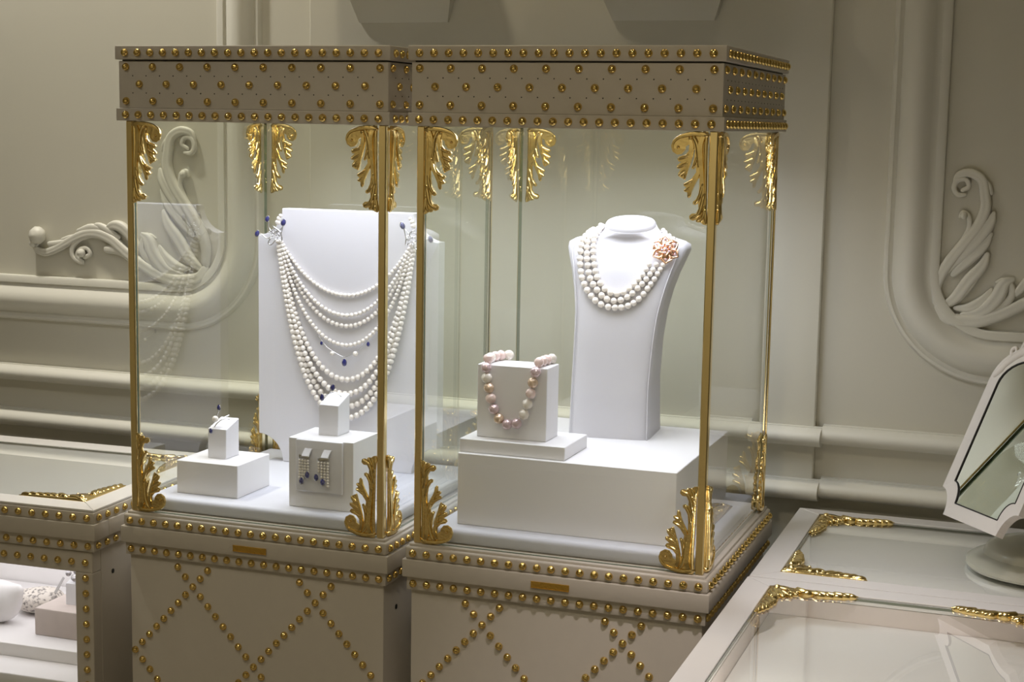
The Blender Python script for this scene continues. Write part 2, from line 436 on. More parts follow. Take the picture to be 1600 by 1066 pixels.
# carved plaster scrolls in the corners of the two wall panels
def plaster_scroll(name, ox, oz, sgn, sc, label):
    V, F = [], []
    def R(pts, wid, th=0.75, g=0.0, base=0.006):
        P = [(sgn * (1250 - x) * 0.000367 * sc, (985 - y) * 0.000305 * sc) for x, y in pts]
        relief(V, F, P, [w * 0.00030 * sc for w in wid], th * 1.1, base, groove=max(g * 1.5, 0.22), n=14)
    def Bl(x, y, r, base=0.012):
        blob(V, F, sgn * (1250 - x) * 0.000367 * sc, (985 - y) * 0.000305 * sc, r * 0.000335 * sc, 0.8, base)
    # long arm lying along the bottom
    R([(225, 800), (215, 830), (270, 855), (350, 825), (440, 768), (520, 728), (600, 722), (680, 755), (760, 825), (860, 900), (960, 955), (1060, 985), (1180, 965), (1225, 900)],
      [14, 20, 24, 26, 28, 30, 32, 34, 36, 38, 42, 44, 40, 26], 0.8, 0.3)
    Bl(240, 748, 52); Bl(210, 800, 22)
    R([(300, 800), (380, 790), (450, 765)], [16, 22, 14]); R([(380, 770), (430, 755), (470, 740)], [12, 18, 10])
    R([(515, 872), (548, 850), (530, 815), (487, 825), (470, 868), (505, 905), (450, 880), (440, 820), (480, 765), (560, 735)], [14, 14, 14, 14, 14, 14, 15, 17, 19, 16], 0.9)
    Bl(505, 845, 26)
    R([(480, 712), (560, 685), (640, 700)], [16, 24, 18]); R([(555, 690), (600, 672), (660, 700), (720, 740)], [10, 20, 24, 16])
    R([(640, 700), (690, 668), (745, 680), (800, 740), (840, 800)], [12, 30, 36, 32, 20], 0.8, 0.3)
    R([(650, 815), (720, 820), (800, 860), (880, 920)], [26, 28, 26, 18])
    R([(860, 715), (900, 745), (930, 830), (1000, 920), (1090, 950)], [16, 40, 46, 42, 26], 0.8, 0.35)
    R([(940, 735), (905, 720), (870, 745), (860, 810), (900, 880), (960, 935)], [8, 16, 20, 24, 24, 18])
    R([(1130, 905), (1060, 900), (1000, 850), (960, 780)], [14, 34, 30, 10], 0.7, 0.3)
    # upright arm
    R([(1128, 190), (1098, 165), (1112, 125), (1152, 130), (1168, 175), (1150, 215), (1110, 215)], [13, 15, 16, 17, 17, 16, 10], 0.9)
    R([(1165, 160), (1150, 100), (1090, 85), (1035, 125), (1018, 205), (1010, 290), (1040, 400), (1110, 520), (1180, 640), (1225, 760), (1225, 880)], [16, 22, 28, 30, 32, 34, 36, 36, 36, 34, 26], 0.8, 0.3)
    R([(985, 205), (1000, 160), (1025, 120)], [10, 18, 10])
    R([(1130, 350), (1118, 325), (1090, 345), (1085, 410), (1110, 490), (1165, 590), (1200, 680)], [12, 17, 16, 15, 18, 20, 14], 0.9)
    Bl(1112, 340, 20)
    R([(970, 320), (985, 380), (1040, 480), (1110, 580), (1180, 680)], [14, 34, 40, 36, 20], 0.7, 0.35)
    R([(975, 445), (1010, 520), (1080, 610), (1150, 700)], [12, 32, 34, 20], 0.7, 0.35)
    R([(990, 570), (1010, 640), (1070, 730), (1130, 840), (1190, 900)], [18, 34, 40, 36, 22], 0.75, 0.35)
    R([(1020, 680), (1060, 760), (1120, 860)], [10, 24, 16])
    o = link(name, pymesh(name, V, F, M_PLASTER), None, (ox, WALL_Y, oz))
    o['label'] = label; o['category'] = 'wall ornament'; o['group'] = 'plaster scrolls on the wall panels'
    return o
plaster_scroll('plaster_scroll', -0.866, 0.281, -1, 1.0, 'carved white plaster acanthus scroll on wall, partly behind the left showcase')
plaster_scroll('plaster_scroll', 0.412, 0.288, 1, 0.83, 'carved plaster acanthus scroll on wall panel above the table mirror')

# ------------------------------------------------------------------ gilt corner brackets
def bracket_mesh(name, sgn):
    V, F = [], []
    def R(pts, wid, th=0.55, g=0.0, base=0.0):
        th *= 1.45
        P = [(sgn * (345 - x) / 285 * 0.045, (740 - y) / 700 * 0.112) for x, y in pts]
        relief(V, F, P, [w * 0.000098 for w in wid], th, base, k=3, n=8, groove=g)
    OUT = [(345, 740), (250, 738), (170, 724), (105, 702), (66, 668), (54, 625), (68, 582), (104, 560), (142, 566), (168, 598), (172, 625), (200, 640), (196, 590), (170, 560), (122, 545), (106, 528),
           (118, 508), (140, 505), (106, 476), (106, 456), (138, 450), (116, 415), (126, 392), (156, 376), (180, 386), (190, 420), (208, 480), (226, 545), (238, 606), (246, 600), (242, 540), (232, 490), (222, 458),
           (238, 450), (256, 470), (262, 430), (225, 378), (195, 356), (162, 338), (168, 318), (186, 312), (168, 292), (176, 276), (196, 272), (196, 240), (210, 228), (226, 246), (233, 290), (258, 345), (281, 390),
           (290, 380), (291, 320), (285, 260), (262, 216), (244, 204), (242, 184), (260, 176), (286, 190), (290, 150), (270, 112), (236, 110), (216, 90), (222, 64), (246, 55), (270, 62), (284, 44), (310, 44), (330, 28), (356, 24), (362, 48), (345, 100)]
    n0 = len(V)
    for y in (-0.0009, 0.0009):
        V.extend((sgn * (345 - x) / 285 * 0.045, y, (740 - z) / 700 * 0.112) for x, z in OUT)
    k = len(OUT)
    F.append(tuple(range(n0, n0 + k))); F.append(tuple(range(n0 + 2 * k - 1, n0 + k - 1, -1)))
    for j in range(k): F.append((n0 + j, n0 + (j + 1) % k, n0 + k + (j + 1) % k, n0 + k + j))
    R([(335, 725), (330, 600), (333, 450), (338, 300), (342, 150), (345, 60)], [26, 26, 24, 22, 20, 18], 0.5)
    R([(318, 725), (290, 640), (298, 500), (312, 370), (322, 240), (328, 110)], [34, 42, 36, 32, 28, 18], 0.8, 0.3)
    R([(340, 712), (260, 722), (175, 712), (100, 685), (66, 635), (80, 588), (122, 575), (155, 608), (140, 648), (108, 645), (100, 618)],
      [30, 34, 32, 24, 18, 14, 12, 11, 10, 9, 8], 1.0, 0.25)
    R([(230, 705), (262, 640), (275, 540), (280, 440)], [30, 32, 26, 14], 0.7)
    R([(205, 690), (222, 620), (205, 530), (182, 450), (150, 400)], [26, 32, 32, 28, 20], 0.8, 0.3)
    R([(205, 560), (160, 540), (122, 528)], [26, 24, 18], 0.8); R([(190, 495), (150, 475), (116, 462)], [26, 24, 18], 0.8)
    R([(175, 440), (145, 420), (124, 402)], [22, 22, 18], 0.8); R([(180, 430), (172, 395), (168, 375)], [18, 16, 12], 0.8)
    R([(262, 540), (250, 495), (236, 468)], [18, 18, 14], 0.8)
    R([(292, 480), (272, 405), (238, 335), (214, 275), (206, 240)], [28, 32, 30, 26, 18], 0.8, 0.3)
    R([(255, 375), (210, 350), (172, 332)], [24, 22, 16], 0.8); R([(232, 315), (200, 298), (174, 286)], [22, 20, 16], 0.8)
    R([(318, 340), (296, 245), (264, 192)], [26, 28, 20], 0.8); Rb = None
    R([(330, 260), (308, 150), (284, 98), (238, 78)], [26, 30, 30, 24], 0.85, 0.2)
    R([(336, 170), (330, 90), (312, 50)], [22, 24, 18], 0.8); R([(342, 140), (348, 70), (352, 36)], [20, 22, 16], 0.8)
    R([(322, 120), (295, 70), (278, 52)], [16, 18, 14], 0.8)
    blob(V, F, sgn * (345 - 112) / 285 * 0.045, (740 - 618) / 700 * 0.112, 0.0022, 1.6)
    blob(V, F, sgn * (345 - 240) / 285 * 0.045, (740 - 76) / 700 * 0.112, 0.0026, 0.9)
    me = pymesh(name, V, F, M_GOLD); me.set_sharp_from_angle(angle=math.radians(65)); return me
ME_BRK_P = bracket_mesh('corner_bracket', 1)
ME_BRK_N = bracket_mesh('corner_bracket_mirrored', -1)

# ------------------------------------------------------------------ studded base shared by the cases and the low vitrine
def step_ring(parent, name, x0, x1, y0, y1, z0, z1, m=None, bev=0.0015, seg=2):
    return link(name, box_me(name, x0, x1, y0, y1, z0, z1, m or M_CASE, bev, seg), parent, (0, 0, 0))

# ------------------------------------------------------------------ the tall showcases
def showcase(cx, cy, label):
    r = tag(empty('display_case', (cx, cy, FLOOR)), label, 'showcase', 'tall studded jewellery showcases')
    base = (0, 0, -FLOOR)
    def part(name, me, loc=(0, 0, 0), rot=(0, 0, 0)):
        return link(name, me, r, (loc[0], loc[1], loc[2] - FLOOR), rot)
    def bx(name, h, z0, z1, m=M_CASE, bev=0.0012, seg=2):
        return part(name, box_me(name, -h, h, -h, h, z0, z1, m, bev, seg))
    # canopy
    top = bx('canopy_top_board', 0.210, 0.6572, 0.6765)
    neck = bx('canopy_neck', 0.2025, 0.6530, 0.6575, M_DARK, 0)
    fri = part('canopy_frieze', ring_me('canopy_frieze', 0.2062, 0.195, 0.5905, 0.6553, M_CASE))
    low = part('canopy_lower_board', ring_me('canopy_lower_board', 0.2095, 0.184, 0.5730, 0.5905, M_CASE))
    for o, h, z in ((top, 0.210, 0.6667), (low, 0.2095, 0.5815)):
        for i in range(20):
            t = -0.1937 + 2 * 0.1937 * i / 19
            stud(o, t, -h, z, 'f'); stud(o, h, t, z, 'r')
    for zrow, n in ((0.6474, 10), (0.6238, 9), (0.6004, 10)):
        for i in range(n):
            t = -0.1945 + 0.0432 * (i + (0.5 if n == 9 else 0))
            stud(fri, t, -0.2062, zrow, 'f'); stud(fri, 0.2062, t, zrow, 'r')
    bm = bmesh.new()
    for zrow in (0.6351, 0.6115):
        for i in range(18):
            t = -0.1837 + 0.0216 * i
            for mtx in (Matrix.Translation((t, -0.2063, zrow)) @ Matrix.Rotation(PI / 2, 4, 'X'), Matrix.Translation((0.2063, t, zrow)) @ Matrix.Rotation(PI / 2, 4, 'Y')):
                bmesh.ops.create_cone(bm, cap_ends=True, segments=8, radius1=0.0011, radius2=0.0007, depth=0.0008, matrix=mtx)
    pin = link('pin_heads', to_mesh(bm, 'pin_heads', M_DARK), fri); pin['kind'] = 'stuff'
    # glass, posts, deck
    g0, g1 = 0.0128, 0.573
    part('glass_pane', pane_me('glass_pane', -0.1895, 0.1895, -0.1975, -0.1925, g0, g1))
    part('glass_pane', pane_me('glass_pane', -0.1960, 0.1960, 0.1925, 0.1975, g0, g1))
    part('glass_pane', pane_me('glass_pane', 0.1925, 0.1975, -0.1895, 0.1922, g0, g1))
    part('glass_pane', pane_me('glass_pane', -0.1975, -0.1925, -0.1895, 0.1922, g0, g1))
    for sx in (-1, 1):
        x = sx * 0.195
        part('corner_post', box_me('corner_post', x - 0.0053, x + 0.0053, -0.2003, -0.1897, g0, g1, M_POST, 0.0012, 1))
        x = sx * 0.1988
        part('rear_edge_strip', box_me('rear_edge_strip', x - 0.0018, x + 0.0018, 0.1977, 0.2003, g0, g1, M_POST, 0.0004, 1))
    for k, rz in enumerate((0, PI / 2, PI, -PI / 2)):
        q = Matrix.Rotation(rz, 4, 'Z')
        for e in (-1, 1):
            for topz in (0, 1):
                p = q @ Vector((e * 0.188, -0.2012, 0.5725 if topz else 0.0133))
                up = Matrix.Rotation(PI, 4, 'Y') if topz else Matrix.Identity(4)
                me = (ME_BRK_P if e < 0 else ME_BRK_N) if not topz else (ME_BRK_N if e < 0 else ME_BRK_P)
                part('corner_bracket', me, p, (q @ up).to_euler())
    part('deck_pad', box_me('deck_pad', -0.187, 0.187, -0.187, 0.187, 0.0126, 0.0335, M_PAD, 0.007, 4))
    # base
    bx('glass_channel', 0.2045, 0.006, 0.0126, bev=0.001)
    led = bx('base_ledge', 0.2090, -0.0085, 0.0090, bev=0.003, seg=3)
    slab = bx('base_slab', 0.2120, -0.0330, -0.0085, bev=0.0012)
    strip = bx('base_strip', 0.2070, -0.0515, -0.0330, bev=0.0008)
    body = bx('base_body', 0.2022, FLOOR, -0.0515, bev=0.0012)
    for o, h, z in ((led, 0.2090, 0.0), (strip, 0.2070, -0.0425)):
        for i in range(21):
            t = -0.1973 + 2 * 0.1973 * i / 20
            stud(o, t, -h, z, 'f'); stud(o, h, t, z, 'r')
    seen = set()
    for ox, oz in ((-0.098, -0.0895), (0.098, -0.0895), (0.0, -0.196), (-0.196, -0.196), (0.196, -0.196)):
        for sx in (-1, 1):
            for sz in (-1, 1):
                for i in range(9):
                    x = ox + sx * 0.01225 * i; z = oz + sz * 0.01331 * i
                    key = (round(x / 0.01225), round(z / 0.01331 * 2))
                    if key in seen or abs(x) > 0.1985 or z > -0.0605 or z < -0.275: continue
                    seen.add(key)
                    stud(body, x, -0.2022, z, 'f')
    for z in (-0.094,):
        link('screw_hole', lathe('screw_hole', [(0.0001, 0), (0.0036, 0), (0.0036, 0.0006), (0.002, 0.0010), (0.0001, 0.0010)], M_DARK, 14), body, (0.2021, -0.160, z), R_RIGHT)
    for i in range(12):
        stud(body, 0.2022, 0.02 - 0.0125 * i * 0.6, -0.11 - 0.0133 * i, 'r')
    pl = link('name_plate', box_me('name_plate', -0.0265, 0.0265, -0.2136, -0.2120, -0.0262, -0.0172, M_PLATE, 0.0005, 1), slab)
    link('plate_rim', box_me('plate_rim', -0.0265, 0.0265, -0.2142, -0.2136, -0.0179, -0.0172, M_PLATE), pl)
    link('plate_rim', box_me('plate_rim', -0.0265, 0.0265, -0.2142, -0.2136, -0.0262, -0.0255, M_PLATE), pl)
    # the light inside the canopy
    for nm, sx, sy, en, p, aim in (('canopy_light', 0.34, 0.34, 3.55, (0, 0, 0.6500), (0, 0, -1)),):
        d = bpy.data.lights.new(nm, 'AREA'); d.shape = 'RECTANGLE'; d.size = sx; d.size_y = sy; d.energy = en; d.color = (0.845, 0.87, 1.0); d.spread = math.radians(175)
        lo = bpy.data.objects.new(nm, d); COL.objects.link(lo); lo.parent = r; lo.location = (p[0], p[1], p[2] - FLOOR)
        lo.rotation_euler = Vector(aim).to_track_quat('-Z', 'Y').to_euler()
    return r
LX = -0.4455
showcase(LX, 0.0, 'tall studded glass showcase on the left holding the draped sapphire pearl necklace')
showcase(0.0, 0.0, 'tall studded glass showcase on the right holding the white bust')

# ------------------------------------------------------------------ low table vitrines
def flat_bracket_mesh(name):
    """L-shaped gilt mount lying on a corner: arms run along +X and +Y (mesh is made in X-Z and laid flat)"""
    V, F = [], []
    def R(pts, wid, th=0.55, g=0.0):
        for sw in (0, 1):
            P = [((a, b) if not sw else (b, a)) for a, b in pts]
            relief(V, F, [(x * 0.001, z * 0.001) for x, z in P], [w * 0.001 for w in wid], th, 0.0, k=3, n=8, groove=g)
    R([(3, 3), (18, 7), (34, 6), (50, 5), (66, 5), (84, 4.5), (100, 4.5), (115, 3)], [4, 7, 5.5, 5, 5, 4.5, 4, 1.5], 0.45)
    R([(8, 6), (24, 14), (38, 17)], [6, 7.5, 4], 0.75, 0.3); R([(8, 8), (24, 24), (33, 33)], [6, 7, 3.5], 0.75, 0.3)
    R([(10, 8), (28, 20), (40, 25)], [5, 5.5, 3.2], 0.8, 0.2)
    R([(38, 8), (47, 15), (55, 16), (57, 10), (51, 8)], [5, 5.5, 4.5, 3.5, 2.5], 0.9); R([(54, 8), (66, 17), (73, 18)], [4, 5, 3.4], 0.9, 0.2)
    R([(62, 7), (75, 15), (84, 16)], [4, 5, 3.2], 0.9, 0.2); R([(74, 7), (87, 13), (95, 14)], [4, 4.8, 3], 0.9, 0.2)
    R([(86, 6), (97, 10), (104, 11)], [4, 4.5, 2.8], 0.9); R([(98, 5), (107, 7), (112, 7)], [3.6, 4, 3], 0.9)
    for x, z, r in ((13, 13, 6.5), (30, 27, 3.6), (27, 30, 3.6), (40, 19, 3), (19, 40, 3), (34, 34, 3.0), (48, 12, 4), (12, 48, 4), (76, 17, 2.4), (17, 76, 2.4), (97, 11, 2.4), (11, 97, 2.4)): blob(V, F, x * 0.001, z * 0.001, r * 0.001, 0.9)
    V = [(x, z, -y * 1.35) for x, y, z in V]
    return pymesh(name, V, F, M_GOLD)
ME_FLAT = flat_bracket_mesh('corner_mount')

def table_top(r, w, d, zt, fw, deck_z, m=M_TABLE, wall_m=None, brk=(0, 1, 2, 3)):
    """mitred frame, glass, inner walls and deck; local x 0..w, y 0..d, z = zt at the top face (root sits on the floor)"""
    b = -FLOOR
    g = 0.0004
    for k, poly in enumerate((
            [(0 + g, 0), (w - g, 0), (w - fw - g, fw), (fw + g, fw)],
            [(0 + g, d), (fw + g, d - fw), (w - fw - g, d - fw), (w - g, d)],
            [(0, 0 + g), (fw, fw + g), (fw, d - fw - g), (0, d - g)],
            [(w, 0 + g), (w, d - g), (w - fw, d - fw - g), (w - fw, fw + g)])):
        link('frame_rail', prism('frame_rail', poly, zt - 0.012, zt, m, 'z', 0.0012, 2), r, (0, 0, b))
    link('glass_top', pane_me('glass_top', fw + 0.0005, w - fw - 0.0005, fw + 0.0005, d - fw - 0.0005, zt - 0.007, zt - 0.002), r, (0, 0, b))
    wm = wall_m or m
    t = 0.012
    for (x0, x1, y0, y1) in ((fw - t, w - fw + t, fw - t, fw), (fw - t, w - fw + t, d - fw, d - fw + t), (fw - t, fw, fw, d - fw), (w - fw, w - fw + t, fw, d - fw)):
        link('inner_wall', box_me('inner_wall', x0, x1, y0, y1, deck_z - 0.004, zt - 0.0125, wm), r, (0, 0, b))
    link('display_deck', box_me('display_deck', fw + 0.0005, w - fw - 0.0005, fw + 0.0005, d - fw - 0.0005, deck_z - 0.012, deck_z, M_DECK, 0.002, 2), r, (0, 0, b))
    cs = ((fw, fw, 0), (w - fw, fw, PI / 2), (w - fw, d - fw, PI), (fw, d - fw, -PI / 2))
    for k in brk:
        x, y, a = cs[k]
        link('corner_mount', ME_FLAT, r, (x, y, zt - 0.0005 + b), (0, 0, a))

def vitrine_right(x, y, w, d, rz, deck_z, label, wall_m, deepbody=True):
    r = tag(empty('table_vitrine', (x, y, FLOOR), rz), label, 'display table', 'low glass-topped display tables')
    zt = -0.020
    table_top(r, w, d, zt, 0.036, deck_z, M_TABLE, wall_m)
    b = -FLOOR
    t = 0.02
    for nm, (x0, x1, y0, y1) in (('side_panel', (0.004, 0.004 + t, 0.004, d - 0.004)), ('side_panel', (w - 0.004 - t, w - 0.004, 0.004, d - 0.004)),
                                 ('front_panel', (0.004 + t, w - 0.004 - t, 0.004, 0.004 + t)), ('back_panel', (0.004 + t, w - 0.004 - t, d - 0.004 - t, d - 0.004))):
        link(nm, box_me(nm, x0, x1, y0, y1, FLOOR, zt - 0.0122, M_TABLE, 0.001, 1), r, (0, 0, b))
    return r
vitrine_right(0.2330, -0.0625, 0.64, 0.415, 0.008, -0.028, 'low glass-topped display table in the back corner, under the table mirror', M_TABLE)
vf = vitrine_right(0.2365, -0.6845, 0.42, 0.619, 0.008, -0.056, 'low glass-topped display table in the front right corner with lit white deck', M_BEIGE)
d = bpy.data.lights.new('vitrine_light', 'AREA'); d.shape = 'RECTANGLE'; d.size = 0.22; d.size_y = 0.010; d.energy = 1.3; d.color = (1, 0.97, 0.97)  # added strip, hidden from view, to brighten the white deck
lo = bpy.data.objects.new('vitrine_light', d); COL.objects.link(lo); lo.parent = vf
lo.location = (0.15, 0.041, -0.034 - FLOOR); lo.rotation_euler = (Vector((0.10, 0.75, -0.22))).to_track_quat('-Z', 'Y').to_euler()

# low vitrine at the left: studded, with a front window
VL = tag(empty('table_vitrine', (-0.691, -0.2275, FLOOR), math.radians(2.0)), 'low studded display table at the left edge with a front window', 'display table', 'low glass-topped display tables')
def left_vitrine():
    r = VL; b = -FLOOR; w = 0.656; d = 0.420
    holder = r
    def bx(name, ins, z0, z1, m=M_CASE, bev=0.0012, seg=2, par=None):
        return link(name, box_me(name, -w + ins, -ins, ins, d - ins, z0, z1, m, bev, seg), r, (0, 0, b))
    # frame on top
    fw = 0.040; zt = 0.0125; i = 0.004
    g = 0.0004
    xa, xb, ya, yb = -w + i, -i, i, d - i
    for poly in ([(xa + g, ya), (xb - g, ya), (xb - fw - g, ya + fw), (xa + fw + g, ya + fw)], [(xa + g, yb), (xa + fw + g, yb - fw), (xb - fw - g, yb - fw), (xb - g, yb)],
                 [(xa, ya + g), (xa + fw, ya + fw + g), (xa + fw, yb - fw - g), (xa, yb - g)], [(xb, ya + g), (xb, yb - g), (xb - fw, yb - fw - g), (xb - fw, ya + fw + g)]):
        link('frame_rail', prism('frame_rail', poly, zt - 0.004, zt, M_TABLE, 'z', 0.001, 2), r, (0, 0, b))
    link('glass_top', pane_me('glass_top', xa + fw, xb - fw, ya + fw, yb - fw, zt - 0.0045, zt - 0.001), r, (0, 0, b))
    link('display_deck', box_me('display_deck', xa + fw, xb - fw, ya + fw, yb - fw, -0.03, zt - 0.0055, M_LEATHER, 0.001, 1), r, (0, 0, b))
    for x, y, a in ((xa + fw, ya + fw, 0), (xb - fw, ya + fw, PI / 2), (xb - fw, yb - fw, PI), (xa + fw, yb - fw, -PI / 2)):
        link('corner_mount', ME_FLAT, r, (x, y, zt - 0.0005 + b), (0, 0, a))
    def ring(name, ins, z0, z1, th, bev):
        o = None
        V = [(-w + ins, -ins, ins, ins + th), (-w + ins, -ins, d - ins - th, d - ins), (-w + ins, -w + ins + th, ins + th, d - ins - th), (-ins - th, -ins, ins + th, d - ins - th)]
        out = []
        for q in V: out.append(link(name, box_me(name, *q, z0, z1, M_CASE, bev, 2), r, (0, 0, b)))
        return out
    led = ring('base_ledge', 0.003, -0.0085, 0.0083, 0.038, 0.0012)
    slab = ring('base_slab', 0.0, -0.0330, -0.0085, 0.038, 0.0010)
    strip = ring('base_strip', 0.005, -0.0512, -0.0330, 0.038, 0.0008)
    for o, s, ins, z in ((led, led, 0.003, 0.0), (strip, strip, 0.005, -0.0425)):
        for k in range(28):
            t = 0.0145 + 0.0232 * k
            stud(o[0], -t, ins, z, 'f')
            if k < 17: stud(o[3], -ins, t + 0.001, z, 'r')
    # body: window frame of four members, side panels, back
    f = 0.0395; zi = -0.0525; ztop = -0.0840; zb = -0.50
    top = link('window_rail', box_me('window_rail', -w + 0.010, -0.010, 0.008, 0.030, ztop, zi, M_CASE, 0.001, 1), r, (0, 0, b))
    link('window_rail', box_me('window_rail', -w + 0.010, -0.010, 0.008, 0.030, FLOOR, zb, M_CASE, 0.001, 1), r, (0, 0, b))
    right = link('window_stile', box_me('window_stile', -f, -0.010, 0.008, 0.030, zb, ztop, M_CASE, 0.001, 1), r, (0, 0, b))
    link('window_stile', box_me('window_stile', -w + 0.010, -w + f, 0.008, 0.030, zb, ztop, M_CASE, 0.001, 1), r, (0, 0, b))
    for k in range(27): stud(top, -0.0215 - 0.0232 * k, 0.008, -0.0685, 'f')
    for k in range(9): stud(right, -0.0215, 0.008, -0.0685 - 0.0232 * (k + 1), 'f')
    link('window_pane', pane_me('window_pane', -w + f + 0.0005, -f - 0.0005, 0.018, 0.022, zb + 0.0005, ztop - 0.0005), r, (0, 0, b))
    side = link('side_panel', box_me('side_panel', -0.026, -0.010, 0.0305, d - 0.010, FLOOR, zi, M_CASE, 0.001, 1), r, (0, 0, b))
    link('side_panel', box_me('side_panel', -w + 0.010, -w + 0.026, 0.0305, d - 0.010, FLOOR, zi, M_CASE, 0.001, 1), r, (0, 0, b))
    link('back_panel', box_me('back_panel', -w + 0.0265, -0.0265, d - 0.026, d - 0.010, FLOOR, zi, M_DECK, 0.001, 1), r, (0, 0, b))
    link('screw_hole', lathe('screw_hole', [(0.0001, 0), (0.0036, 0), (0.0036, 0.0006), (0.002, 0.0010), (0.0001, 0.0010)], M_DARK, 14), side, (-0.0101, 0.062, -0.094), R_RIGHT)
    # inside: lower deck and a step
    link('inner_deck', box_me('inner_deck', -w + 0.027, -0.027, 0.031, d - 0.027, -0.285, -0.2640, M_DECK, 0.002, 2), r, (0, 0, b))
    link('inner_step', box_me('inner_step', -w + 0.030, -0.030, 0.098, d - 0.030, -0.2640, -0.2430, M_DECK, 0.0015, 2), r, (0, 0, b))
    dl = bpy.data.lights.new('vitrine_light', 'AREA'); dl.shape = 'RECTANGLE'; dl.size = 0.56; dl.size_y = 0.30; dl.energy = 0.95; dl.color = (0.98, 0.96, 1.0)
    lo = bpy.data.objects.new('vitrine_light', dl); COL.objects.link(lo); lo.parent = r; lo.location = (-w / 2, 0.20, -0.053 - FLOOR)
left_vitrine()

def local_left(x, y):   # world x, y of a point given in the left vitrine's own axes is handled by rotating about its corner
    a = math.radians(2.0); dx, dy = x, y
    return (-0.691 + dx * math.cos(a) - dy * math.sin(a), -0.2275 + dx * math.sin(a) + dy * math.cos(a))

# things behind the left window
def pillow(name, rx, ry, rz, m, tip):
    """plump cushion drawn out to one pointed corner"""
    t = Vector(tip).normalized()
    bm = bmesh.new(); bmesh.ops.create_uvsphere(bm, u_segments=32, v_segments=18, radius=1.0)
    for v in bm.verts:
        c = max(0.0, v.co.normalized().dot(t))
        k = 1 + 0.12 * c ** 3 + 0.38 * c ** 22
        v.co = Vector((v.co.x * rx * k, v.co.y * ry * k, v.co.z * rz * k))
    return to_mesh(bm, name, m, True)
c = link('cushion', pillow('cushion', 0.040, 0.026, 0.0345, M_DECK, (0.82, -0.05, 0.57)), None, (-0.9985, -0.055, -0.2083))
tag(c, 'plump white pointed cushion inside the left vitrine window', 'cushion')
def pebble():
    bm = bmesh.new(); bmesh.ops.create_icosphere(bm, subdivisions=4, radius=1.0)
    for v in bm.verts:
        x, y, z = v.co
        v.co = Vector((x * 0.048 * (1 - 0.12 * x), y * 0.032, (z * 0.024 if z > 0 else z * 0.019) + 0.002 * math.sin(3 * x)))
    return to_mesh(bm, 'speckled_stone', M_SPECK, True)
tag(link('speckled_stone', pebble(), None, (-0.965, 0.012, -0.2230)), 'speckled cream stone lying behind the white cushion', 'stone')
tag(link('display_block', box_me('display_block', -0.905, -0.790, -0.087, 0.020, -0.2429, -0.1985, M_BEIGE, 0.0015, 2)), 'beige suede display block inside the left vitrine window', 'display block')

def ring_stand_mesh(x0, x1, y0, y1, z0, zf, zb):
    return prism('ring_stand', [(y0, z0), (y1, z0), (y1, zb), (y0 + 0.001, zf)], x0, x1, M_LEATHER, 'x', 0.0012, 2)
tag(link('ring_stand', ring_stand_mesh(-0.8705, -0.838, -0.0525, -0.015, -0.1984, -0.1640, -0.1530)), 'white ring stand on the beige block in the left window', 'ring stand', 'sloping ring stands')
tag(link('price_tag', prism('price_tag', [(-0.889, -0.1795), (-0.884, -0.1815), (-0.8675, -0.1535), (-0.8715, -0.1515)], -0.0575, -0.0569, M_LEATHER, 'y', 0.0002, 1), None), 'slim white tag leaning on the ring stand in the left window', 'tag')
rg = tag(empty('pearl_ring', (-0.858, -0.045, -0.158)), 'ring with dark silver pearls on the stand behind the left window', 'ring', 'jewelled rings')
for x, y, z, q in ((-0.0085, -0.004, 0.0098, 0.0048), (0.0030, -0.004, 0.0020, 0.0046), (0.0005, 0.004, 0.0115, 0.0045)):
    link('pearl', ME_SPEARL, rg, (x, y, z), (0, 0, 0), (q,) * 3)
link('band', tube3('band', [(0.009 * math.cos(a), 0.004, 0.009 * math.sin(a) - 0.001) for a in [2 * PI * i / 14 for i in range(15)]], 0.0008, M_SILVER), rg)

# ------------------------------------------------------------------ display blocks in the cases
ZD = 0.0336
def block(x0, x1, y0, y1, z0, z1, label):
    return tag(link('display_block', box_me('display_block', x0, x1, y0, y1, z0, z1, M_BLOCK, 0.0008, 1)), label, 'display block', 'white display blocks')
block(-0.5985, -0.4975, -0.1540, -0.0590, ZD, 0.0822, 'low square white block in the left case, carrying the pearl ring stand')
block(-0.4115, -0.3105, -0.1595, -0.0780, ZD, 0.1332, 'white cube block in the left case with the earring card on its front')
block(-0.1540, 0.1520, -0.1580, 0.1510, ZD, 0.1330, 'wide white block filling the right case floor under the bust')
block(-0.1550, -0.0038, -0.1500, -0.0500, 0.1331, 0.1516, 'thin white slab lying on the wide block in the right case')
block(-0.1385, -0.0380, -0.1280, -0.0780, 0.1517, 0.2523, 'upright white block wearing the pink baroque pearl necklace')

tag(link('ring_stand', ring_stand_mesh(-0.5650, -0.5343, -0.1228, -0.0845, 0.0823, 0.1262, 0.1375)), 'white ring stand on the low square block in the left case', 'ring stand', 'sloping ring stands')
tag(link('ring_stand', ring_stand_mesh(-0.3807, -0.3497, -0.1282, -0.0900, 0.1333, 0.1769, 0.1896)), 'white ring stand on the cube block above the earrings', 'ring stand', 'sloping ring stands')

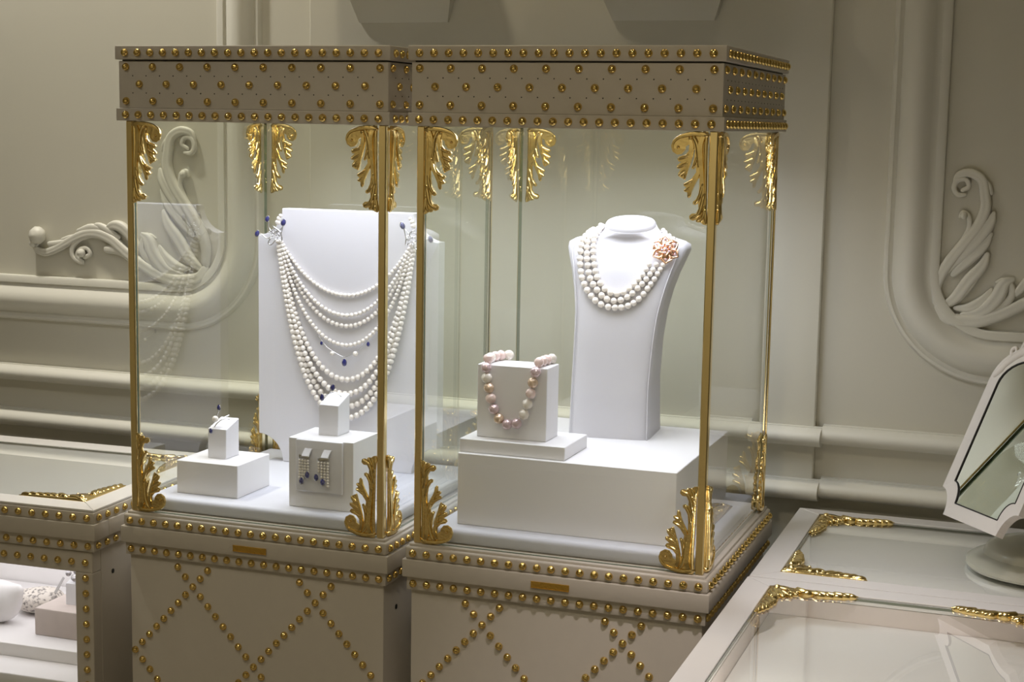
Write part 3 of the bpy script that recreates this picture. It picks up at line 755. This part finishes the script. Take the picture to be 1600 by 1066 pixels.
# rings
def sapph(parent, p, s, rot=(0, 0, 0)):
    o = link('sapphire', ME_SAPPH, parent, p, rot, (s, s * 0.6, s * 1.3))
    n = 12
    w = link('setting', tube3('setting', [(1.02 * math.cos(2 * PI * i / n), -0.1, 1.1 * math.sin(2 * PI * i / n)) for i in range(n + 1)], 0.10, M_SILVER, 5, 2), o)
    return o
r1 = tag(empty('jewelled_ring', (-0.550, -0.108, 0.131)), 'ring with one white pearl and two sapphires on the lower stand', 'ring', 'jewelled rings')
def rel(o, P): return [tuple(a - b for a, b in zip(p, o.location)) for p in P]
link('band', tube3('band', rel(r1, [(-0.5585, -0.1170, 0.1240), (-0.5535, -0.1165, 0.1326), (-0.5460, -0.1140, 0.1392), (-0.5400, -0.1110, 0.1408), (-0.5360, -0.1085, 0.1395)]), 0.0009, M_SILVER), r1)
link('band', tube3('band', rel(r1, [(-0.5460, -0.1140, 0.1392), (-0.5440, -0.1080, 0.1425), (-0.5400, -0.1020, 0.1450)]), 0.0008, M_SILVER), r1)
link('band', tube3('band', rel(r1, [(-0.5555, -0.1150, 0.1380), (-0.5530, -0.1140, 0.1470), (-0.5515, -0.1135, 0.1530)]), 0.0007, M_SILVER), r1)
link('pearl', ME_PEARL, r1, rel(r1, [(-0.5555, -0.1165, 0.1402)])[0], (0, 0, 0), (0.0048,) * 3)
sapph(r1, rel(r1, [(-0.5512, -0.1130, 0.1568)])[0], 0.0033)
sapph(r1, rel(r1, [(-0.5588, -0.1240, 0.1232)])[0], 0.0028)
r2 = tag(empty('jewelled_ring', (-0.364, -0.112, 0.183)), 'ring with two sapphires and no pearl on the upper stand', 'ring', 'jewelled rings')
link('band', tube3('band', rel(r2, [(-0.3765, -0.1240, 0.1870), (-0.3700, -0.1210, 0.1915), (-0.3640, -0.1180, 0.1940), (-0.3590, -0.1160, 0.1938), (-0.3530, -0.1150, 0.1905), (-0.3514, -0.1150, 0.1880)]), 0.0009, M_SILVER), r2)
link('band', tube3('band', rel(r2, [(-0.3700, -0.1210, 0.1915), (-0.3660, -0.1190, 0.1965), (-0.3633, -0.1180, 0.2000)]), 0.0008, M_SILVER), r2)
sapph(r2, rel(r2, [(-0.3633, -0.1180, 0.2012)])[0], 0.0036, (0, 0.5, 0))
sapph(r2, rel(r2, [(-0.3768, -0.1245, 0.1872)])[0], 0.0034)

# earring card with the pair of earrings
card = tag(empty('earring_card', (-0.3615, -0.1596, 0.0950)), 'satin earring card on the front of the white cube block', 'earring card')
link('pad', box_me('pad', -0.0365, 0.0365, -0.0050, 0, -0.0370, 0.0378, M_SATIN, 0.0018, 3), card)
for dx in (-0.0155, 0.0145):
    link('strap', prism('strap', [(-0.0058, 0.0065), (0.0058, 0.0065), (0.0040, 0.0), (0.0035, -0.0060), (-0.0078, -0.0060), (-0.0072, 0.0)], -0.0012, 0.0012, M_LEATHER, 'y', 0.0006, 2), card, (dx, -0.0088, 0.0200), (-0.62, 0, 0))
def earring(x0, x1, ztop, drops, skew, label):
    e = tag(empty('pearl_earring', ((x0 + x1) / 2, -0.1670, ztop)), label, 'earring', 'pair of pearl fringe earrings')
    hw = (x1 - x0) / 2
    link('bar', box_me('bar', -hw, hw, -0.0012, 0.0012, -0.003, 0.003, M_SILVER, 0.0005, 2), e, (0, 0, 0), (0, skew, 0))
    bm = bmesh.new()
    for k in range(4):
        n = (8, 7, 6, 5)[k] if skew > 0 else (4, 6, 7, 9)[k]
        for q in range(n):
            bmesh.ops.create_icosphere(bm, subdivisions=2, radius=0.0021, matrix=Matrix.Translation((-hw + 0.0016 + k * (2 * hw - 0.0032) / 3, -0.0006, -0.0052 - 0.0041 * q)))
    f = link('pearl_fringe', to_mesh(bm, 'pearl_fringe', M_PEARL, True), e); f['kind'] = 'stuff'
    for (x, z) in drops:
        sapph(e, (x - (x0 + x1) / 2, -0.0030, z - ztop), 0.0036)
    return e
earring(-0.3915, -0.3757, 0.1085, ((-0.3859, 0.0743), (-0.3770, 0.0835)), 0.03, 'left pearl fringe earring with two sapphire drops on the card')
earring(-0.3618, -0.3445, 0.1075, ((-0.3629, 0.0812), (-0.3528, 0.0752)), -0.28, 'right pearl fringe earring with two sapphire drops on the card')

# ------------------------------------------------------------------ bib board and draped necklace
def bib_board():
    xc, hw, z0, z1, rr = -0.4480, 0.1555, ZD, 0.4398, 0.0430
    P = []
    for (cx, cz, a0) in ((xc - hw, z0, 0.5), (xc + hw, z0, 1.0), (xc + hw, z1, 1.5), (xc - hw, z1, 2.0)):
        arc = []
        for i in range(11):
            t = i / 10
            a = (a0 - 0.5 * t) * PI if True else 0
            arc.append((cx + rr * math.cos(a), cz + rr * math.sin(a)))
        P += arc
    return prism('necklace_board', P, 0.100, 0.124, M_LEATHER, 'y', 0.001, 2)
tag(link('necklace_board', bib_board()), 'tall white necklace board with scooped corners at the back of the left case', 'necklace stand')

neck = tag(empty('draped_necklace', (-0.448, 0.0955, 0.115)), 'many-strand draped pearl necklace with sapphire brooches on the white board', 'necklace')
NL = Vector((-0.448, 0.0955, 0.115))
fine = bmesh.new()
def catenary(h, sag):
    lo, hi = 0.005, 50.0
    for _ in range(80):
        a = (lo + hi) / 2
        try: s = a * (math.cosh(h / a) - 1)
        except OverflowError: s = 1e9
        if s > sag: lo = a
        else: hi = a
    return a
STR = [(0.3085, .0030, .0036, 0), (0.2772, .0031, .0038, 1), (0.2603, .0031, .0040, 2), (0.2301, .0031, .0037, 3),
       (0.1755, .0032, .0047, 4), (0.1531, .0033, .0049, 5), (0.1329, .0033, .0050, 6), (0.1148, .0033, .0050, 7)]
nbig = 0
for zb, r_end, r_mid, idx in STR[::-1]:
    h = 0.1155 + (idx - 4) * 0.0008; zt = 0.3915; xc = -0.4475
    a = catenary(h, zt - zb)
    # sample by arc length
    N = 1500
    pts = []
    for i in range(N + 1):
        x = -h + 2 * h * i / N
        pts.append((xc + x, zb + a * (math.cosh(x / a) - 1) + 0.0042 * x / h * (abs(x) / h)))
    acc = [0.0]
    for i in range(N): acc.append(acc[-1] + math.hypot(pts[i + 1][0] - pts[i][0], pts[i + 1][1] - pts[i][1]))
    tot = acc[-1]
    ctr, s, jj = [], 0.0, 0
    while True:
        f = s / tot
        if f > 1: break
        rr = r_end + (r_mid - r_end) * math.sin(PI * f) ** 1.3
        while jj < N and acc[jj] < s: jj += 1
        ctr.append((pts[jj][0], pts[jj][1], rr))
        s += rr * 2.04
    th = tube3('strand', [(p[0] - NL.x, 0.0995 - p[2] - 0.0002 - NL.y, p[1] - NL.z) for p in ctr[::3] + [ctr[-1]]], 0.0005, M_THREAD, 5, 3)
    so = link('strand', th, neck)
    for p in ctr:
        q = (p[0] - NL.x, 0.0997 - p[2] - NL.y - (0.002 if idx % 2 else 0.0), p[1] - NL.z)
        if idx >= 4 or nbig < 300 and idx == 3:
            link('pearl', ME_PEARL, so, q, (0, 0, 0), (p[2],) * 3); nbig += 1
        else:
            bmesh.ops.create_icosphere(fine, subdivisions=2, radius=p[2], matrix=Matrix.Translation(q))
ff = link('small_pearls', to_mesh(fine, 'small_pearls', M_PEARL, True), neck); ff['kind'] = 'stuff'

def branch_brooch(cx, cz, sg):
    b = link('brooch', tube3('brooch', [(cx - 0.012 * sg - NL.x, 0.088 - NL.y, cz - 0.010 - NL.z), (cx - 0.004 * sg - NL.x, 0.086 - NL.y, cz + 0.001 - NL.z), (cx + 0.006 * sg - NL.x, 0.086 - NL.y, cz + 0.006 - NL.z), (cx + 0.014 * sg - NL.x, 0.087 - NL.y, cz + 0.014 - NL.z)], [0.0011, 0.0014, 0.0013, 0.0008], M_SILVER), neck)
    o = Vector((cx, 0.086, cz)) - NL
    def tw(P, r=0.0010): link('twig', tube3('twig', [(o.x + x * sg, o.y + y, o.z + z) for x, y, z in P], r, M_SILVER, 5, 3), b)
    tw([(-0.004, 0, 0.001), (-0.012, 0, 0.012), (-0.011, -0.002, 0.022)])
    tw([(-0.004, 0, -0.002), (-0.014, -0.002, -0.006), (-0.022, -0.003, 0.000), (-0.028, -0.003, 0.001)])
    tw([(0.003, 0, 0.003), (0.009, -0.002, -0.002), (0.013, -0.002, 0.008), (0.015, -0.003, 0.018)])
    tw([(-0.006, -0.001, -0.004), (-0.012, -0.001, -0.013), (-0.006, -0.001, -0.016), (0.002, 0, -0.006)], 0.0012)
    tw([(0.004, -0.001, -0.004), (0.012, -0.001, -0.010), (0.010, -0.001, 0.004), (0.0, -0.001, 0.010), (-0.008, -0.001, 0.004)], 0.0011)
    tw([(0.0, -0.002, 0.0), (0.005, -0.003, 0.008), (-0.003, -0.003, 0.014)], 0.0011)
    for x, z, s in ((-0.012, 0.0245, 0.0036), (0.0165, 0.0200, 0.0040), (-0.0300, 0.001, 0.0038)):
        sapph(b, (o.x + x * sg, o.y - 0.004, o.z + z), s, (0, 0.4 * sg, 0))
    for x, z, s in ((0.004, 0.0255, 0.0038), (0.002, 0.0195, 0.0042), (0.0070, 0.0300, 0.0030)):
        link('pearl', ME_PEARL, b, (o.x + x * sg, o.y + 0.004, o.z + z), (0, 0, 0), (s,) * 3)
    for k in range(12):
        a = random.uniform(0, 2 * PI); q = random.uniform(0.003, 0.012)
        link('diamond', ME_DIA, b, (o.x + q * math.cos(a), o.y - 0.003, o.z + q * math.sin(a) * 0.8), (random.random(), random.random(), 0), (0.0013,) * 3)
ME_DIA = gem_me('diamond', M_SILVER)
branch_brooch(-0.5650, 0.3990, 1)
branch_brooch(-0.3290, 0.4020, -1)
pend = link('pendant_wire', tube3('pendant_wire', [tuple(a - b for a, b in zip(p, NL)) for p in ((-0.4960, 0.094, 0.2450), (-0.4800, 0.093, 0.2270), (-0.4640, 0.092, 0.2180), (-0.4470, 0.092, 0.2120), (-0.4300, 0.092, 0.2190), (-0.4120, 0.093, 0.2360), (-0.4020, 0.094, 0.2530))], 0.0006, M_SILVER, 5), neck)
for p, s in (((-0.4867, 0.091, 0.2315), 0.0024), ((-0.4463, 0.090, 0.2035), 0.0042), ((-0.4060, 0.091, 0.2350), 0.0028)):
    sapph(pend, tuple(a - b for a, b in zip(p, NL)), s)
for p, s in (((-0.4675, 0.090, 0.2165), 0.0036), ((-0.4275, 0.090, 0.2185), 0.0042)):
    link('pearl', ME_PEARL, pend, tuple(a - b for a, b in zip(p, NL)), (0, 0, 0), (s,) * 3)

# ------------------------------------------------------------------ bust with the three-strand necklace
BUST = Vector((0.0045, 0.0225, 0.1331)); BROT = math.radians(7.0)
LEV = [(0.0, .0580, .000, .113, 9), (.03, .0575, .001, .108, 9), (.08, .0570, .004, .100, 9), (.14, .0585, .009, .094, 9), (.18, .0615, .015, .093, 8), (.21, .0665, .022, .096, 8),
       (.235, .0730, .030, .102, 7), (.255, .0800, .038, .110, 6), (.268, .0845, .045, .116, 5), (.2755, .0840, .051, .119, 4), (.2805, .0760, .054, .119, 3.2),
       (.2850, .0620, .053, .118, 2.6), (.2890, .0500, .050, .118, 2.2), (.2930, .0425, .048, .1175, 2), (.2970, .0385, .0470, .1185, 2), (.3000, .0365, .0470, .1190, 2)]
def bshift(z): return 0.012 * max(0.0, z - 0.10) / 0.2
def bust_mesh():
    V, F, n = [], [], 64
    for z, hw, y0, y1, e in LEV:
        for j in range(n):
            a = 2 * PI * (j + 0.5) / n
            c, s = math.cos(a), math.sin(a)
            x = hw * math.copysign(abs(c) ** (2 / e), c)
            y = (y0 + y1) / 2 + (y1 - y0) / 2 * math.copysign(abs(s) ** (2 / e), s)
            if s < 0 and z < 0.27: y += 0.006 * (x / hw) ** 2 * min(1, z / 0.1)   # softly rounded chest
            if z > 0.285: z2 = z + (y - 0.083) * math.tan(math.radians(13)) * (z - 0.285) / 0.015
            else: z2 = z
            V.append((x * (1 + 0.10 * (y - y0) / (y1 - y0)) + bshift(z), y, z2))
    for i in range(len(LEV) - 1):
        for j in range(n): F.append((i * n + j, i * n + (j + 1) % n, (i + 1) * n + (j + 1) % n, (i + 1) * n + j))
    F.append(tuple(range(n))); F.append(tuple((len(LEV) - 1) * n + j for j in range(n)))
    me = pymesh('bust_body', V, F, M_BUST); me.set_sharp_from_angle(angle=math.radians(60)); return me
bu = tag(empty('necklace_bust', BUST, BROT), 'white leatherette necklace bust standing on the wide block', 'bust')
bme = bust_mesh()
link('bust_body', bme, bu)
link('neck_cap', lathe('neck_cap', [(0.0005, 0.0), (0.0350, 0.0), (0.0366, 0.0015), (0.0366, 0.0060), (0.0345, 0.0085), (0.027, 0.0095), (0.0005, 0.0100)], M_BUST, 48), bu, (0.0125, 0.084, 0.2985), (math.radians(13), 0, 0))
for sx in (-1, 1):
    pts = []
    for z, hw, y0, y1, e in LEV[:10]:
        k = 0.5 ** (1 / e) * 1.04
        pts.append((sx * hw * k * 1.005 + bshift(z), (y0 + y1) / 2 - (y1 - y0) / 2 * k + 0.006 * k * k * min(1, z / 0.1), z))
    link('piping', tube3('piping', pts, 0.0011, M_BUST, 6, 4), bu)
BM = Matrix.Translation(BUST) @ Matrix.Rotation(BROT, 4, 'Z')
tree = BVHTree.FromPolygons([BM @ v.co for v in bme.vertices], [tuple(p.vertices) for p in bme.polygons])
LOOK = Vector((-0.61, 2.167, -0.20)).normalized()
def on_bust(p, r):
    o = Vector(p) - LOOK * 0.3
    hit, nrm, _, _ = tree.ray_cast(o, LOOK)
    near, nn, _, _ = tree.find_nearest(Vector(p) + LOOK * 0.04)
    if hit is None: hit, nrm = near, nn
    if nrm.dot(LOOK) > 0.1: nrm = -nrm if hit != near else nrm
    return hit + nrm * r
n3 = tag(empty('pearl_necklace', (0.012, 0.040, 0.319)), 'three-strand white pearl necklace with rose gold flower clasp on the bust', 'necklace')
N3 = Vector(n3.location)
STRANDS = [
 [(-.0199, .4349), (-.0361, .4245), (-.0467, .4126), (-.0498, .396), (-.0493, .3763), (-.0454, .3566), (-.0338, .3357), (-.0163, .3218), (.006, .3191), (.0262, .3242), (.0426, .3382), (.0571, .3585), (.0682, .3769), (.073, .3852)],
 [(-.0176, .4345), (-.0309, .4231), (-.0400, .4112), (-.0405, .3947), (-.0388, .3768), (-.0336, .3573), (-.0217, .3398), (-.0088, .3305), (.0040, .3285), (.0192, .3336), (.034, .3459), (.0496, .3639), (.0630, .3841)],
 [(-.0165, .4340), (-.0252, .4235), (-.0310, .4115), (-.0311, .3952), (-.0287, .3772), (-.0231, .3587), (-.0117, .3439), (.0021, .3387), (.0163, .3420), (.0311, .3533), (.0430, .3686), (.0536, .3860)]]
def lay_strand(poly, r0, r1, fn):
    C = catmull([(x, 0.05, z) for x, z in poly], 16)
    W3 = [fn(c) for c in C]
    out, s, last = [], 0.0, W3[0]
    acc = [0.0]
    for a, b in zip(W3, W3[1:]): acc.append(acc[-1] + (b - a).length)
    tot = acc[-1]; s = 0; j = 0
    while s <= tot:
        f = s / tot
        r = r0 + (r1 - r0) * math.sin(PI * min(1, f * 0.92 + 0.04)) ** 0.9
        while j < len(acc) - 1 and acc[j] < s: j += 1
        out.append((W3[j], r)); s += 2.03 * r
    return out
for poly in STRANDS:
    P = lay_strand(poly, 0.0036, 0.0050, lambda c: on_bust(c, 0.0043))
    st = link('strand', tube3('strand', [tuple(p - N3) for p, _ in P], 0.0006, M_THREAD, 5, 2), n3)
    for p, r in P: link('pearl', ME_PEARL, st, p - N3, (0, 0, 0), (r,) * 3)
# the strands run on above the clasp, round the side of the neck
for poly in ([(.0700, .4310), (.0735, .4265), (.0745, .4190)], [(.0800, .4230), (.0800, .4180), (.0795, .4130)], [(.0860, .4190), (.0865, .4150), (.0860, .4090)]):
    P = lay_strand(poly, 0.0034, 0.0038, lambda c: on_bust((c[0], 0.05, c[2]), 0.0038))
    st = link('strand', tube3('strand', [tuple(p - N3) for p, _ in P] if len(P) > 1 else [tuple(P[0][0] - N3), tuple(P[0][0] - N3 + Vector((0, 0.001, 0)))], 0.0006, M_THREAD, 5, 2), n3)
    for p, r in P: link('pearl', ME_PEARL, st, p - N3, (0, 0, 0), (r,) * 3)
def flower_clasp():
    c = on_bust((0.0745, 0.05, 0.4030), 0.0065)
    V, F = [], []
    for k in range(6):
        a = PI / 6 + k * PI / 3
        for da, q in ((-0.42, 15), (0.42, 15)):
            relief(V, F, [(0.0205 * math.cos(a), 0.0205 * math.sin(a)), (0.0150 * math.cos(a + da), 0.0150 * math.sin(a + da)), (0.0075 * math.cos(a + da * 1.3), 0.0075 * math.sin(a + da * 1.3))], [0.0012, 0.0019, 0.0014], 0.9, 0.002, 3, 6)
        relief(V, F, [(0.0100 * math.cos(a), 0.0100 * math.sin(a)), (0.0065 * math.cos(a + 0.7), 0.0065 * math.sin(a + 0.7)), (0.0080 * math.cos(a + 1.2), 0.0080 * math.sin(a + 1.2))], [0.0015, 0.0016, 0.001], 0.9, 0.005, 3, 6)
        relief(V, F, [(0.0175 * math.cos(a + 0.5), 0.0175 * math.sin(a + 0.5)), (0.0185 * math.cos(a + 0.1), 0.0185 * math.sin(a + 0.1))], [0.0012, 0.0012], 0.9, 0.003, 3, 6)
    cl = link('flower_clasp', pymesh('flower_clasp', V, F, M_ROSE), n3, c - N3, (math.radians(-22), 0, math.radians(22)))
    link('flower_plate', lathe('flower_plate', [(0.0005, -0.0012), (0.0125, -0.0012), (0.0135, 0), (0.0120, 0.0012), (0.0005, 0.0016)], M_ROSE, 20), cl, (0, 0, 0), R_FRONT)
    for k in range(13):
        q = 0.0 if k == 0 else (0.0058 if k < 7 else 0.0150)
        a = k * PI / 3 + (0.3 if k < 7 else PI / 6)
        link('stone', ME_STONE, cl, (q * math.cos(a), -0.0065 if k < 7 else -0.0035, q * math.sin(a)), (0.3 * k, 0.5 * k, 0), (0.0018,) * 3)
ME_STONE = gem_me('stone', M_STONE)
flower_clasp()

# ------------------------------------------------------------------ pink baroque pearl necklace
def ridged(seed):
    rnd = random.Random(seed)
    bm = bmesh.new(); bmesh.ops.create_uvsphere(bm, u_segments=28, v_segments=14, radius=1.0)
    k = rnd.choice((6, 7, 9)); ph = rnd.random() * 6
    for v in bm.verts:
        a = math.atan2(v.co.y, v.co.x)
        v.co *= 1 + 0.045 * math.sin(k * a + ph + 1.2 * v.co.z) * (1 - v.co.z ** 2) + 0.03 * math.sin(3 * v.co.z + ph)
    return bm
ME_BAR = [to_mesh(ridged(i), 'baroque_pearl', M_PINK[i % 4], True) for i in range(8)]
pk = tag(empty('baroque_necklace', (-0.088, -0.128, 0.173)), 'pink and mauve baroque pearl necklace draped over the upright white block', 'necklace')
PK = Vector(pk.location)
front = [(-0.1230, 0.2490), (-0.1220, 0.2352), (-0.1192, 0.2215), (-0.1158, 0.2072), (-0.1112, 0.1930), (-0.1040, 0.1802), (-0.0917, 0.1734), (-0.0782, 0.1757), (-0.0677, 0.1888), (-0.0629, 0.2033), (-0.0585, 0.2184), (-0.0558, 0.2332), (-0.0520, 0.2480)]
P3 = [(x, -0.1353, z) for x, z in front]
L_top = [(-0.1250, -0.1235, 0.2598), (-0.1265, -0.1095, 0.2594), (-0.1250, -0.0960, 0.2594), (-0.1215, -0.0830, 0.2594), (-0.1130, -0.0735, 0.2590)]
R_top = [(-0.0520, -0.1225, 0.2596), (-0.0515, -0.1085, 0.2594), (-0.0505, -0.0950, 0.2594), (-0.0475, -0.0815, 0.2594)]
kinds = [1, 3, 2, 0, 1, 2, 5, 1, 7, 3, 4, 6, 1]
link('thread', tube3('thread', [tuple(Vector(p) - PK) for p in L_top[::-1] + P3 + R_top], 0.0006, M_THREAD, 5, 2), pk)
for p, kk in zip(P3, kinds):
    link('baroque_pearl', ME_BAR[kk], pk, Vector(p) - PK, (random.random() * 3, random.random() * 3, random.random() * 3), (0.0072,) * 3)
for p, kk in zip(L_top + R_top, (0, 3, 0, 4, 3, 0, 4, 0, 3)):
    link('baroque_pearl', ME_BAR[kk], pk, Vector(p) - PK, (random.random() * 3, random.random() * 3, random.random() * 3), (0.0070,) * 3)

# ------------------------------------------------------------------ mirror on its round foot
mr = tag(empty('table_mirror', (0.600, 0.130, -0.0194)), 'tilting table mirror with white scalloped frame on a round foot', 'mirror')
MO = Vector(mr.location)
link('foot', lathe('foot', [(0.0005, 0), (0.097, 0), (0.100, 0.004), (0.099, 0.009), (0.092, 0.014), (0.082, 0.017), (0.0765, 0.019), (0.075, 0.024), (0.072, 0.030), (0.060, 0.036), (0.035, 0.040), (0.012, 0.042), (0.0005, 0.042)], M_MBASE, 56), mr)
yaw, tilt = math.radians(-52.0), math.radians(23.5)
U = Vector((math.cos(yaw), math.sin(yaw), 0)); NB = Vector((-U.y, U.x, 0))
Vv = Vector((0, 0, 1)) * math.cos(tilt) + NB * math.sin(tilt)
Nn = U.cross(Vv)          # points to the front side (towards the viewer) or back
if Nn.dot(Vector((0.63, -2.1, 0.58)) - Vector((0.5, 0.1, 0.1))) < 0: Nn = -Nn
MID = Vector((0.511, 0.051, 0.050))
MM = Matrix((( U.x, -Nn.x, Vv.x, MID.x - MO.x), (U.y, -Nn.y, Vv.y, MID.y - MO.y), (U.z, -Nn.z, Vv.z, MID.z - MO.z), (0, 0, 0, 1)))
def outline(hw, nb, z0, zs, ztop, nr):
    """half outline from bottom centre to the top, mirrored: scooped lower corners, straight sides, arched top"""
    R = [(hw - nb, z0)]
    for i in range(1, 9):
        a = PI * i / 16
        R.append((hw - nb + nb * (1 - math.cos(a)), z0 + nr * math.sin(a)))
    R.append((hw, z0 + nr * 1.04)); R.append((hw * 0.99, zs))
    for i in range(1, 10):
        a = PI / 2 * i / 9
        R.append((hw * 0.99 * math.cos(a), zs + (ztop - zs) * math.sin(a)))
    return R + [(-x, z) for x, z in R[::-1][1:]]
def frame_mesh():
    O = outline(0.0870, 0.0260, 0.0, 0.200, 0.262, 0.0360); I = outline(0.0690, 0.0200, 0.0205, 0.196, 0.240, 0.0290)
    n = len(O)
    V, F = [], []
    for y, o in ((-0.006, O), (0.006, O), (0.006, I), (-0.004, I)):
        V += [(x, y, z) for x, z in o]
    for q in range(4):
        for j in range(n): F.append((q * n + j, q * n + (j + 1) % n, ((q + 1) % 4) * n + (j + 1) % n, ((q + 1) % 4) * n + j))
    return pymesh('mirror_frame', V, F, M_MFRAME, False), I
fm, INN = frame_mesh()
fo = link('mirror_frame', fm, mr); fo.matrix_local = MM
go = link('mirror_glass', prism('mirror_glass', INN, -0.0030, 0.0040, M_MIRROR, 'y'), mr); go.matrix_local = MM
bo = link('glass_rim', tube3('glass_rim', [(x, -0.0040, z) for x, z in INN] + [(INN[0][0], -0.0040, INN[0][1])], 0.0010, M_DARK, 5, 1), mr); bo.matrix_local = MM
V, F = [], []
for sg in (-1, 1):
    relief(V, F, [(sg * 0.079, 0.207), (sg * 0.072, 0.216), (sg * 0.066, 0.226), (sg * 0.052, 0.240), (sg * 0.034, 0.252), (sg * 0.012, 0.262)], [0.004, 0.005, 0.005, 0.006, 0.007, 0.008], 0.8, 0.004)
    relief(V, F, [(sg * 0.060, 0.236), (sg * 0.066, 0.247), (sg * 0.060, 0.252), (sg * 0.056, 0.246)], [0.003, 0.003, 0.0028, 0.002], 1.0, 0.004)
    relief(V, F, [(sg * 0.046, 0.248), (sg * 0.044, 0.262), (sg * 0.034, 0.266), (sg * 0.030, 0.258)], [0.0036, 0.0038, 0.0035, 0.0026], 1.0, 0.004)
    relief(V, F, [(sg * 0.022, 0.262), (sg * 0.014, 0.278), (sg * 0.004, 0.284)], [0.0045, 0.0048, 0.004], 0.9, 0.004)
co = link('crest', pymesh('crest', V, F, M_MFRAME), mr); co.matrix_local = MM
piv = MM @ Vector((0, 0.010, 0.118))
link('stem', tube3('stem', [(0, 0, 0.041), (0.004, 0.004, 0.075), tuple(piv * 0.5 + Vector((0.012, 0.012, 0.06))), tuple(piv)], [0.010, 0.007, 0.006, 0.006], M_MBASE, 10, 5), mr)
